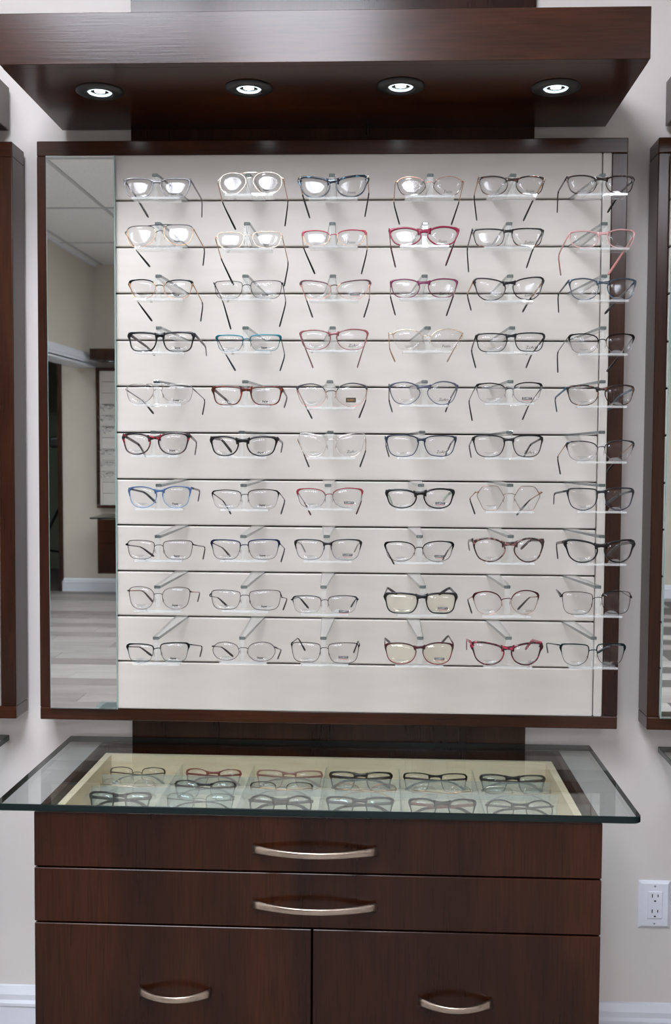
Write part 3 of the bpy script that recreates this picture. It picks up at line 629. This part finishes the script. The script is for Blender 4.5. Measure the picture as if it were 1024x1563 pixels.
# (crop, left lens box, right lens box, shape, style, colours, left temple, right temple, mark, options, description)
G = [
 [('A', (32, 145, 192, 264), (236, 145, 396, 264), 'square', 'a', ('x:#6f6d70', 'x:#8b898c', 'x:#6a686b', 'x:#5a585b'), ((36, 162), (100, 255), (170, 372)), ((402, 160), (470, 275), (468, 370)), SU, {}, 'clear grey square eyeglasses'),
  ('A', (564, 115, 714, 247), (753, 110, 913, 246), 'aviator', 'D', ('m:#e6d9cc', 'm:#dccbb8', GO, BK), ((556, 175), (585, 295), (657, 440)), ((922, 155), (950, 285), (932, 420)), SU, {'dbl': 1}, 'ivory gold aviator eyeglasses'),
  ('B', (60, 133, 235, 265), (265, 126, 441, 261), 'cat', 'A', ('t:#0c1424,#5f8ea6', 't:#0c1424,#41667e', GO, BK), ((60, 150), (80, 250), (120, 375)), ((442, 150), (450, 240), (427, 367)), FU, {}, 'navy marbled cat-eye eyeglasses'),
  ('B', (607, 137, 768, 255), (810, 135, 973, 255), 'roundcat', 'M', (RG, DK, GO, BK), ((597, 175), (588, 295), (620, 410)), ((978, 175), (950, 295), (910, 412)), FU, {'split': .75}, 'black and rose gold thin cat-eye eyeglasses'),
  ('C', (100, 209, 240, 311), (276, 209, 414, 312), 'softcat', 'a', ('t:#1d120e,#7a4526', 't:#1d120e,#8a5632', GO, BK), ((97, 225), (73, 315), (87, 430)), ((408, 235), (355, 340), (312, 432)), FU, {}, 'brown tortoiseshell eyeglasses with gold temples'),
  ('C', (527, 205, 670, 306), (710, 207, 848, 306), 'softcat', 'a', ('t:#1a100d,#4a2a1c', 't:#1a100d,#5a3422', 'a:#1c1513', BK), ((525, 222), (478, 295), (475, 392)), ((838, 235), (775, 300), (718, 392)), None, {}, 'dark tortoiseshell eyeglasses with wide black temples')],
 [('A', (42, 412, 208, 542), (252, 405, 416, 528), 'navigator', 'D', (GU, GO, GO, BK), ((40, 458), (105, 560), (178, 647)), ((422, 440), (485, 550), (475, 639)), SU, {'dbl': 1, 'split': .85}, 'thin gold navigator eyeglasses with double bridge'),
  ('A', (552, 449, 703, 548), (750, 445, 911, 543), 'square', 'M', ('m:#d9b9a0', 'm:#dcc4b0', GO, BK), ((543, 488), (578, 610), (645, 749)), ((918, 485), (952, 630), (928, 754)), SU, {}, 'thin pale gold rectangular eyeglasses'),
  ('B', (82, 438, 231, 535), (273, 434, 428, 533), 'softcat', 'B', ('a:#a23a4a', GO, GO, BK), ((76, 465), (85, 545), (148, 687)), ((438, 460), (440, 560), (408, 687)), FU, {'split': .7}, 'red browline eyeglasses with gold lower rims'),
  ('B', (566, 420, 745, 533), (775, 414, 950, 532), 'roundcat', 'A', ('a:#7c1436', 'a:#7c1436', 'a:#8c2a48', 'a:#5a1028'), ((566, 440), (572, 540), (598, 649)), ((946, 440), (920, 530), (878, 641)), FU, {}, 'burgundy red rounded cat-eye eyeglasses'),
  ('C', (72, 465, 223, 560), (256, 462, 409, 558), 'rect', 'a', ('t:#0e0d0d,#3a2a22', 't:#141010,#a06a50', 't:#0e0d0d,#5a3c2c', BK), ((66, 474), (40, 570), (48, 679)), ((405, 480), (355, 575), (327, 659)), ZU, {}, 'black tortoiseshell rectangular eyeglasses'),
  ('C', (536, 475, 682, 565), (716, 468, 852, 567), 'softcat', 'a', ('x:#c99a98', 'x:#d8aca8', 'a:#cf9a96', 'a:#c98a86'), ((534, 498), (480, 600), (492, 694)), ((846, 495), (800, 575), (720, 694)), None, {}, 'pale pink thin eyeglasses with pink temples')],
 [('D', (65, 166, 210, 280), (255, 168, 410, 280), 'softcat', 'B', (DK, GO, GO, BK), ((58, 198), (112, 298), (190, 402)), ((414, 195), (475, 305), (462, 402)), SU, {'split': .82}, 'black and gold thin cat-eye eyeglasses'),
  ('D', (537, 175, 695, 279), (740, 172, 914, 278), 'rect', 'M', (GU, GU, GU, BK), ((535, 188), (585, 290), (630, 447)), ((913, 188), (938, 300), (902, 433)), SU, {}, 'gunmetal rectangular metal eyeglasses'),
  ('E', (72, 171, 238, 285), (272, 168, 452, 283), 'cat', 'B', ('m:#5a3f44', RG, RG, BK), ((68, 192), (105, 295), (135, 380)), ((453, 188), (452, 285), (422, 380)), CL, {'split': .8}, 'rose gold butterfly eyeglasses with dark sticker'),
  ('E', (573, 164, 736, 275), (779, 161, 943, 274), 'softcat', 'a', ('a:#6a2c48', 'a:#6a3048', 'm:#8a6a6e', 'a:#3a1420'), ((570, 183), (570, 270), (597, 368)), ((943, 183), (920, 265), (882, 372)), ZU, {}, 'plum purple eyeglasses with dark temple ends'),
  ('F', (76, 136, 228, 251), (260, 131, 409, 248), 'cat', 'a', (BK, BK, GO, BK), ((74, 152), (40, 220), (60, 295)), ((402, 155), (345, 240), (308, 303)), ZU, {}, 'glossy black slim cat-eye eyeglasses'),
  ('F', (536, 138, 678, 248), (716, 138, 855, 248), 'softcat', 'a', ('x:#33404f', 'x:#4a5a6e', 'a:#353c46', 'a:#23272e'), ((534, 152), (478, 220), (482, 305)), ((848, 155), (770, 240), (705, 312)), None, {}, 'blue grey acetate eyeglasses')],
 [('D', (60, 461, 218, 574), (252, 459, 420, 576), 'rect', 'A', (BK, BK, 'a:#4a484a', 'a:#4a484a'), ((64, 474), (160, 545), (205, 592)), ((424, 475), (490, 545), (494, 595)), SU, {}, 'thick black rectangular eyeglasses with grey temples'),
  ('D', (552, 477, 698, 573), (738, 475, 903, 570), 'rect', 'B', ('m:#1f6472', 'm:#2a6a78', GU, 'a:#16303e'), ((550, 492), (600, 585), (655, 678)), ((904, 492), (932, 595), (905, 678)), SU, {'split': -1}, 'teal blue metal eyeglasses'),
  ('E', (66, 448, 238, 566), (269, 444, 442, 566), 'softcat', 'a', ('x:#8c4c50', 'x:#9a5c60', 'a:#a06c6e', 'a:#a06c6e'), ((66, 470), (105, 580), (138, 662)), ((442, 470), (412, 575), (385, 660)), ZU, {}, 'dusty rose pink eyeglasses'),
  ('E', (586, 446, 755, 568), (792, 444, 972, 570), 'roundcat', 'H', ('m:#d8c2a8', 'm:#d8c2a8', GO, GO), ((560, 468), (565, 560), (595, 628)), ((974, 470), (908, 590), (887, 628)), FU, {'half': 1}, 'almost rimless pale gold eyeglasses'),
  ('F', (86, 404, 235, 498), (270, 401, 414, 496), 'rect', 'a', ('a:#15191a', 'a:#1a2422', DK, BK), ((84, 420), (60, 490), (82, 572)), ((410, 425), (350, 510), (325, 572)), ZU, {}, 'dark green black thin rectangular eyeglasses'),
  ('F', (536, 406, 675, 505), (710, 406, 844, 506), 'softcat', 'B', (DK, SI, SI, BK), ((528, 425), (475, 500), (478, 594)), ((840, 425), (770, 520), (715, 590)), None, {}, 'black browline eyeglasses with silver temples')],
 [('G', (45, 95, 200, 208), (243, 95, 415, 208), 'navigator', 'D', ('m:#b8b6b4', SI, SI, BK), ((43, 126), (140, 190), (198, 260)), ((417, 125), (487, 185), (472, 265)), SU, {'dbl': 1}, 'thin silver navigator eyeglasses'),
  ('G', (529, 104, 693, 215), (740, 104, 912, 215), 'rect', 'A', ('t:#3a120a,#7c3216', 't:#4a1a0e,#8c3c1c', 'a:#5a4a42', 'a:#3a302c'), ((532, 120), (600, 180), (640, 222)), ((916, 122), (945, 170), (928, 225)), SU, {}, 'reddish brown amber rectangular eyeglasses'),
  ('H', (50, 91, 214, 225), (262, 88, 437, 223), 'roundcat', 'B', ('a:#3a3a40', RG, RG, BK), ((46, 115), (95, 215), (132, 287)), ((438, 110), (432, 190), (395, 283)), ('gold', .5, .28), {'split': .72}, 'charcoal browline eyeglasses with gold sticker'),
  ('H', (565, 81, 738, 212), (775, 78, 944, 213), 'roundcat', 'a', ('x:#474c5e', 'x:#5a6072', 'm:#3a3c44', BK), ((563, 100), (562, 190), (580, 250)), ((944, 105), (905, 175), (877, 250)), ZU, {}, 'slate blue rounded eyeglasses'),
  ('I', (88, 76, 228, 175), (261, 72, 399, 175), 'softcat', 'B', (DK, SI, SI, 'a:#2a1a18'), ((80, 98), (48, 165), (65, 258)), ((398, 100), (335, 190), (308, 253)), ('clarity', .5, .22), {'split': .8}, 'black topped silver eyeglasses with black sticker'),
  ('I', (526, 86, 675, 188), (704, 84, 845, 188), 'softcat', 'a', ('t:#120d0c,#7a4a32', 't:#1a100c,#b07a5a', 'a:#2d5468', 'a:#1c3a4a'), ((526, 100), (463, 150), (473, 215)), ((842, 105), (775, 140), (722, 208)), None, {}, 'tortoiseshell eyeglasses with blue temples')],
 [('G', (28, 368, 183, 491), (225, 364, 391, 491), 'softcat', 'A', ('t:#161012,#9a2430', 't:#20181a,#6a3a3c', 't:#2a2022,#8a4a4a', 't:#2a2022,#7a4a4a'), ((32, 380), (120, 435), (155, 500)), ((392, 380), (440, 420), (430, 488)), SU, {}, 'black and red marbled eyeglasses'),
  ('G', (519, 384, 675, 499), (719, 384, 884, 500), 'softcat', 'A', (BK, BK, 'a:#1a1a1c', BK), ((522, 396), (580, 405), (635, 475)), ((886, 398), (920, 425), (910, 475)), SU, {}, 'thick black softly rounded eyeglasses'),
  ('H', (57, 369, 215, 503), (265, 367, 428, 503), 'cat', 'M', ('m:#e2dcd8', 'm:#dcd2ca', GO, BK), ((53, 408), (90, 495), (115, 557)), ((432, 408), (432, 470), (400, 557)), ZU, {}, 'white and gold thin cat-eye eyeglasses'),
  ('H', (548, 378, 728, 503), (758, 381, 934, 501), 'square', 'a', ('a:#1c2638', 'a:#26324a', 'a:#1f2a3c', 'a:#141c2a'), ((541, 390), (545, 440), (562, 500)), ((936, 392), (905, 430), (878, 492)), ZU, {}, 'dark navy square eyeglasses'),
  ('I', (72, 328, 223, 436), (260, 328, 404, 436), 'square', 'a', (BK, BK, 'a:#1c1c1e', BK), ((70, 342), (50, 380), (60, 435)), ((404, 342), (345, 375), (315, 432)), ZU, {}, 'plain black square acetate eyeglasses'),
  ('I', (524, 356, 671, 455), (703, 352, 843, 455), 'softcat', 'B', ('t:#141416,#6a6a70', SI, GO, BK), ((518, 372), (475, 435), (490, 516)), ((840, 368), (780, 425), (715, 506)), None, {}, 'black and silver patterned browline eyeglasses')],
 [('J', (60, 81, 218, 202), (249, 78, 402, 204), 'softcat', 'a', ('x:#3f5f8a', 'x:#7f9ec0', 'a:#3a4452', 'a:#2a323e'), ((62, 94), (150, 115), (212, 172)), ((406, 90), (458, 105), (447, 163)), SU, {}, 'translucent sky blue eyeglasses'),
  ('J', (527, 100, 688, 205), (726, 97, 893, 208), 'half', 'H', (DK, DK, 'm:#6a4a44', BK), ((526, 118), (590, 165), (630, 235)), ((895, 115), (933, 160), (910, 235)), SU, {'half': 1}, 'black half-rim eyeglasses'),
  ('K', (52, 91, 208, 203), (247, 89, 410, 203), 'softcat', 'B', ('a:#7a2c34', SI, SI, 'a:#5a1c22'), ((52, 112), (92, 175), (125, 240)), ((412, 112), (408, 165), (380, 235)), CL, {'split': .72}, 'wine red browline eyeglasses with silver lower rims'),
  ('K', (548, 96, 718, 205), (755, 91, 922, 207), 'softcat', 'A', (BK, BK, 'a:#2a2c2c', 'a:#b8c4b4'), ((547, 108), (560, 130), (580, 180)), ((924, 108), (893, 125), (865, 160)), CL, {}, 'glossy black eyeglasses with pale temple ends'),
  ('L', (87, 67, 223, 188), (265, 69, 395, 188), 'hex', 'M', ('m:#9a7a6e', 'm:#9a7a6e', RG, BK), ((80, 100), (52, 130), (78, 203)), ((402, 100), (340, 138), (280, 208)), PO, {}, 'thin rose gold hexagonal eyeglasses'),
  ('L', (526, 78, 671, 188), (704, 76, 843, 188), 'panto', 'a', ('a:#14161e', 'a:#1c2030', 'a:#3a3c40', 'a:#202226'), ((524, 92), (460, 105), (458, 155)), ((842, 92), (770, 112), (708, 160)), None, {}, 'black navy keyhole panto eyeglasses')],
 [('J', (52, 382, 205, 488), (252, 382, 415, 491), 'rect', 'M', (DK, GU, GU, BK), ((45, 408), (130, 420), (200, 472)), ((420, 408), (488, 420), (475, 487)), SU, {}, 'thin black rectangular metal eyeglasses'),
  ('J', (524, 378, 683, 490), (728, 376, 895, 490), 'rect', 'B', ('m:#1c2444', GU, GU, BK), ((522, 395), (585, 425), (628, 475)), ((897, 398), (932, 430), (910, 502)), SU, {}, 'royal blue browline metal eyeglasses'),
  ('K', (38, 376, 203, 493), (237, 376, 405, 496), 'square', 'a', ('a:#161618', 'x:#8c8c90', 'x:#a8a8a0', 'x:#a8a8a0'), ((37, 388), (72, 402), (95, 447)), ((408, 390), (388, 405), (368, 447)), CL, {'split': .5}, 'eyeglasses fading from black to clear'),
  ('K', (542, 388, 708, 501), (749, 386, 918, 503), 'softcat', 'B', (DK, DK, DK, BK), ((541, 402), (555, 450), (590, 515)), ((918, 402), (890, 440), (862, 490)), CL, {'split': -1}, 'thin black cat-eye metal eyeglasses'),
  ('L', (72, 318, 228, 436), (265, 318, 408, 438), 'roundcat', 'A', ('t:#2a1c1a,#8c625c', 't:#3a2420,#a87a72', 'a:#2a2422', 'a:#2a2422'), ((70, 328), (45, 335), (52, 378)), ((408, 330), (345, 330), (300, 372)), PO, {}, 'pinkish brown mottled cat-eye eyeglasses'),
  ('L', (515, 326, 673, 440), (700, 326, 845, 440), 'cat', 'A', (BK, BK, 'a:#2c2c2e', BK), ((514, 338), (470, 345), (478, 418)), ((845, 338), (775, 350), (715, 405)), None, {}, 'bold black winged cat-eye eyeglasses')],
 [('M', (60, 92, 203, 221), (247, 95, 401, 221), 'softcat', 'M', ('m:#4a3c40', 'm:#6a5a5e', RG, 'a:#55524e'), ((55, 116), (140, 115), (195, 178)), ((405, 122), (458, 125), (445, 175)), SU, {}, 'thin mauve metal eyeglasses'),
  ('M', (519, 112, 685, 221), (732, 112, 908, 225), 'rect', 'M', (GU, DK, SI, BK), ((512, 145), (560, 155), (608, 200)), ((912, 152), (945, 160), (922, 222)), SU, {}, 'thin dark steel rectangular eyeglasses'),
  ('N', (26, 142, 183, 240), (222, 142, 382, 240), 'half', 'H', (GU, GU, GU, BK), ((16, 165), (60, 150), (112, 212)), ((390, 162), (378, 160), (350, 205)), ('clarity', .55, .1), {'half': 1}, 'grey half-rim eyeglasses with red sticker line'),
  ('N', (540, 126, 725, 244), (767, 126, 937, 245), 'rect', 'A', ('a:#121416', 'a:#1a2022', BK, BK), ((540, 142), (553, 98), (605, 135)), ((940, 142), (900, 98), (840, 137)), CL, {'lens': M_lensd}, 'matt black rectangular eyeglasses with yellowish lenses'),
  ('O', (72, 102, 210, 216), (250, 97, 385, 215), 'roundcat', 'B', ('m:#4a1a1e', RG, RG, BK), ((68, 128), (42, 142), (63, 207)), ((386, 128), (340, 132), (285, 190)), XO, {'split': .62}, 'dark red topped rose gold round eyeglasses'),
  ('O', (499, 105, 648, 215), (688, 102, 832, 212), 'rect', 'M', (DK, GU, SI, BK), ((490, 130), (468, 92), (500, 126)), ((834, 135), (770, 95), (690, 125)), None, {}, 'dark steel square metal eyeglasses')],
 [('M', (54, 411, 198, 515), (238, 404, 390, 513), 'rect', 'B', ('m:#14201f', 'm:#44605e', DK, BK), ((54, 428), (125, 430), (188, 478)), ((392, 415), (472, 425), (458, 482)), SU, {'split': .75}, 'black and teal slim browline eyeglasses'),
  ('M', (527, 402, 678, 505), (722, 402, 878, 511), 'round', 'M', ('m:#4a3c44', 'm:#5a4c54', 'm:#6a4a54', BK), ((526, 425), (580, 430), (642, 482)), ((884, 435), (912, 445), (892, 495)), SU, {}, 'thin purple grey oval eyeglasses'),
  ('N', (18, 404, 181, 515), (222, 406, 393, 521), 'rect', 'M', (DK, DK, DK, BK), ((16, 410), (55, 378), (93, 448)), ((398, 418), (390, 395), (365, 460)), ('clarity', .5, .3), {}, 'fine black wire rectangular eyeglasses'),
  ('N', (542, 406, 715, 526), (749, 404, 918, 528), 'softcat', 'a', ('a:#3a1218', 'a:#6c1a26', 'a:#4a1a20', BK), ((540, 412), (538, 380), (570, 408)), ((920, 412), (893, 365), (855, 408)), CL, {'lens': M_lensd}, 'dark red cat-eye eyeglasses with yellowish lenses'),
  ('O', (64, 346, 221, 459), (252, 348, 400, 460), 'cat', 'A', ('t:#2c0a12,#a8304a', 't:#3c0e18,#a83a4e', 'a:#a04858', 'a:#9a4a56'), ((64, 350), (38, 335), (38, 382)), ((399, 352), (355, 338), (322, 382)), XO, {}, 'red marbled winged cat-eye eyeglasses'),
  ('O', (495, 356, 628, 463), (665, 354, 800, 463), 'panto', 'B', ('m:#10282a', 'm:#3a4446', 'm:#22343a', 'a:#16323c'), ((488, 362), (422, 352), (430, 398)), ((800, 365), (735, 360), (668, 400)), None, {'split': .68}, 'dark teal browline panto eyeglasses')],
]
ROWN = ['top', 'second', 'third', 'fourth', 'fifth', 'sixth', 'seventh', 'eighth', 'ninth', 'bottom']
TIPY = [268, 342, 422, 501, 583, 660, 741, 819, 896, 974]
BASEX = [278, 395, 503, 634, 756, 873]
def make_holder(base, tip, ledge_x, ledge_z, off):
    """clear acrylic arm, drop post and ledge with two lips"""
    r = empty('eyewear_holder', (ledge_x, tip.y, ledge_z)); o = Vector((ledge_x, tip.y, ledge_z))
    a = base-o; b = tip-o
    V = []
    for (p, hw, h) in ((a, .0135, .0012), (a.lerp(b, .35), .0105, .0022), (b, .0055, .0028)):
        V += [p+Vector((-hw, 0, -h)), p+Vector((hw, 0, -h)), p+Vector((hw, 0, h)), p+Vector((-hw, 0, h))]
    F = [(3, 2, 1, 0), (8, 9, 10, 11)]+[(k+i, k+(i+1) % 4, k+4+(i+1) % 4, k+4+i) for k in (0, 4) for i in range(4)]
    mesh_obj('arm', V, F, M_acr, r)
    for s in (-1, 1):
        P3 = [p+Vector((s*hw, 0, 0)) for p, hw in ((a, .0135), (a.lerp(b, .35), .0105), (b, .0055))]
        v, f = sweep(P3, [oval(.0009, h, 4) for h in (.0016, .0028, .0036)]); mesh_obj('arm_edge', v, f, thin_glass('acrylic_edge', (.66, .68, .68), 1.49, '#8c9090', .3), r)
    box('arm_cap', (b.x-.0055, b.y-.0035, b.z-.0028), (b.x+.0055, b.y-.0002, b.z+.0032), thin_glass('acrylic_end_reflection', (.62, .66, .66), 1.49, '#6c7272', .25), r, .0008, 1)  # same acrylic; darker tint paints in the dark reflection at the tip
    for s in (-1, 1):
        box('post_rib', (b.x+s*.0042-.0009, b.y-.003, -.001), (b.x+s*.0042+.0009, b.y+.003, b.z-.003), M_acr, r)
    box('post', (b.x-.0033, b.y-.0006, -.001), (b.x+.0033, b.y+.0012, b.z-.003), M_acr, r)
    box('ledge', (-.046, -off-.008, -.0055), (.046, .004, -.0025), M_ledge, r, .0012, 1)
    box('ledge_rim', (-.046, -off-.0095, -.0058), (.046, -off-.0081, -.0012), M_ledge, r, .0005, 1)
    for s in (-1, 1):
        n = 10; A = [(s*.028+.013*math.cos(PI*i/(n-1)), -.0025+.0085*math.sin(PI*i/(n-1))) for i in range(n)]
        Vl = [(x, .007-off, z) for x, z in A]+[(x, .0086-off, z) for x, z in A]
        mesh_obj('lip', Vl, [tuple(range(n)), tuple(range(2*n-1, n-1, -1))]+[(i, (i+1) % n, n+(i+1) % n, n+i) for i in range(n)], M_acr, r)
    return r
POS = ['next to mirror', 'second from mirror', 'third from mirror', 'fourth from mirror', 'fifth from mirror', 'last from mirror']
proto = {}
for ri, row in enumerate(G):
    for ci, (cr, L, R, shape, st, cols, TL, TR, mark, opt, desc) in enumerate(row):
        ox, oy, sc = CR[cr]
        P = lambda p, Y: pY(ox+p[0]/sc, oy+p[1]/sc, Y)
        def bb(b): a = P((b[0], b[3]), YF); c = P((b[2], b[1]), YF); return [a.x, a.z, c.x, c.z]
        Lw, Rw = bb(L), bb(R); bx = (Lw[2]+Rw[0])/2; zb = min(Lw[1], Rw[1])
        org = Vector((bx, YF, zb))
        lo = lambda b: (b[0]-bx, b[1]-zb, b[2]-bx, b[3]-zb)
        def tem(T, left):
            d = (.007, .100, .140); q = [P(p, YF+dd)-org for p, dd in zip(T, d)]
            lim = (Lw[0]-bx-.0012) if left else (Rw[2]-bx+.0012)
            q[0].x = min(q[0].x, lim) if left else max(q[0].x, lim); return q
        TILT = [.20, .18, .06, .03, .02, .02, 0, 0, 0, 0][ri]
        o = eyeglasses(org, lo(Lw), lo(Rw), shape, st, cols, tem(TL, 1), tem(TR, 0), mark=mark, **opt)
        tag(o, '%s, %s row of the board, %s' % (desc, ROWN[ri], POS[ci]), 'eyeglasses', 'eyeglasses on the slat board')
        proto[(ri, ci)] = o
        tipx = ox+((L[2]+R[0])/2-6 if ci < 3 else (L[2]+R[0])/2+4)/sc
        off = .0135+TILT*.035; tip = pY(tipx, TIPY[ri], YF+off); g = GR[ri]
        base = pY(BASEX[ci], 600, -.0945); base.z = g; base.y = -.0930
        hd = make_holder(base, tip, bx, zb+.0018, off)
        tag(hd, 'clear acrylic holder of the %s, %s row' % (desc, ROWN[ri]), 'holder', 'acrylic eyewear holders')

# ------------------------------------------------------------------ eyeglasses lying in the tray
def tray_glasses(px0, px1, pyc, lean, shape, st, cols, desc, rown, ci, lens=None, h=.036, half=False, dbl=False):
    global TILT
    TILT = 0; zc = .630
    a = pZ(px0, pyc, zc); b = pZ(px1, pyc, zc); wd = (b.x-a.x); cx = (a.x+b.x)/2
    yc = {'back': -.130, 'middle': -.213, 'front': -.297}[rown]     # each row stands in its own run of compartments
    t0, t1 = CX0+.040, CX1-.040; cw = (t1-t0)/6; cc = t0+cw*(ci+.5); wd = min(wd, cw-.012); sl = max(0, cw/2-wd/2-.0055); cx = min(max(cx, cc-sl), cc+sl)
    lw = wd*.40; gp = wd*.5-lw-.0015
    L = (-gp-lw, 0, -gp, h); R = (gp, 0, gp+lw, h)
    hx = wd/2
    TL = [Vector((-hx, .006, h*.72)), Vector((hx*.55, .012, h*.55)), Vector((hx*.95, .013, h*.18))]
    TR = [Vector((hx, .006, h*.72)), Vector((-hx*.55, .018, h*.5)), Vector((-hx*.95, .018, h*.12))]
    zf = .6145
    o = eyeglasses((cx, yc, zf), L, R, shape, st, cols, TL, TR, lens=lens, half=half, dbl=dbl, rot=(-math.radians(lean), 0, 0), fine=False)
    tag(o, '%s, tray %s row, %s from the mirror side' % (desc, rown, ORD[ci]), 'eyeglasses', 'eyeglasses lying in the tray')
TG = [
 ('back', [(158, 243, 1188, 'half', 'H', (DK, DK, DK, BK), 'black half-rim eyeglasses', None, 1), (283, 368, 1191, 'softcat', 'a', ('x:#8c3a34', 'x:#9a4a40', 'x:#8c3a34', 'x:#8c3a34'), 'translucent red brown eyeglasses', None, 0),
           (391, 492, 1194, 'rect', 'a', ('x:#a8746a', 'x:#b88a80', 'x:#a8746a', 'x:#a8746a'), 'translucent pink eyeglasses', None, 0), (503, 598, 1196, 'rect', 'A', (BK, BK, BK, BK), 'black rectangular eyeglasses', None, 0),
           (616, 713, 1199, 'rect', 'a', (BK, BK, BK, BK), 'slim black rectangular eyeglasses', None, 0), (743, 841, 1202, 'rect', 'A', ('a:#15151c', 'a:#1a1a26', BK, BK), 'black eyeglasses with purple lens glints', M_lensb, 0)]),
 ('middle', [(152, 240, 1206, 'round', 'M', ('m:#d0b8a8', 'm:#d0b8a8', 'm:#d0b8a8', 'x:#c8b8a8'), 'pale gold wire eyeglasses', None, 0), (264, 358, 1208, 'softcat', 'a', ('a:#23282c', 'a:#23282c', BK, BK), 'charcoal eyeglasses with bluish lenses', M_lensb, 0),
           (376, 472, 1212, 'half', 'H', (GU, GO, GO, BK), 'gold half-rim eyeglasses', None, 1), (510, 605, 1214, 'softcat', 'M', (RG, RG, GO, 'a:#c08a30'), 'thin rose gold wire eyeglasses', None, 0),
           (628, 722, 1217, 'round', 'M', ('m:#e0d0c0', 'm:#e0d0c0', GO, GO), 'thin ivory gold oval eyeglasses', None, 0), (745, 845, 1219, 'half', 'H', ('m:#d8d0c4', 'm:#d8d0c4', 'x:#d0c4b0', BK), 'clear rimless eyeglasses with black temple ends', None, 1)]),
 ('front', [(137, 231, 1226, 'rect', 'A', ('a:#1a1f22', 'a:#1a1f22', 'a:#2a2e32', BK), 'black rectangular eyeglasses with bluish lenses', M_lensb, 0), (250, 354, 1229, 'half', 'M', (GU, GU, 'a:#3a3c40', BK), 'dark wire eyeglasses with bluish lenses', M_lensb, 0),
           (379, 477, 1233, 'round', 'A', (BK, BK, 'a:#2a2a2c', BK), 'black rounded eyeglasses', None, 0), (498, 600, 1236, 'rect', 'A', ('a:#2a3236', 'a:#2a3236', 'a:#4a4a4a', BK), 'slate grey rectangular eyeglasses', M_lensb, 0),
           (624, 726, 1238, 'softcat', 'A', ('a:#26282a', 'a:#26282a', 'a:#7a4a44', BK), 'dark grey eyeglasses with brown temples', None, 0), (742, 845, 1241, 'round', 'a', ('a:#35373a', 'a:#35373a', 'a:#4a4a4a', BK), 'thin dark grey round eyeglasses', None, 0)])]
for rown, items in TG:
    for ci, (a, b, yc, shape, st, cols, desc, ln, hf) in enumerate(items):
        tray_glasses(a, b, yc, 16, shape, st, cols, desc, rown, ci, ln, .041, bool(hf))

# ------------------------------------------------------------------ eyeglasses on the far board, seen in the mirror
FD = ['topmost pair of dark', 'pale', 'dark patterned', 'black square', 'thin black', 'lowest pair of red topped']
for k, (z, src) in enumerate(((1.60, (3, 4)), (1.505, (4, 0)), (1.41, (5, 5)), (1.213, (5, 4)), (1.116, (7, 0)), (1.02, (8, 4)))):
    o = copy_tree(proto[src]); o.rotation_euler[2] = PI
    o.location = (FX-.475, YB+.28, z)
    tag(o, '%s eyeglasses on the far board, reflected in the mirror' % FD[k], 'eyeglasses', 'eyeglasses on the far board')
    s = make_holder(Vector((o.location.x, -.094, z+.03)), Vector((o.location.x, -.2665, z+.035)), o.location.x, z+.0018, .0135)
    s.rotation_euler[2] = PI; s.location.y = YB+.2665
    tag(s, 'clear holder of the %s eyeglasses on the far board' % FD[k], 'holder', 'holders on the far board')
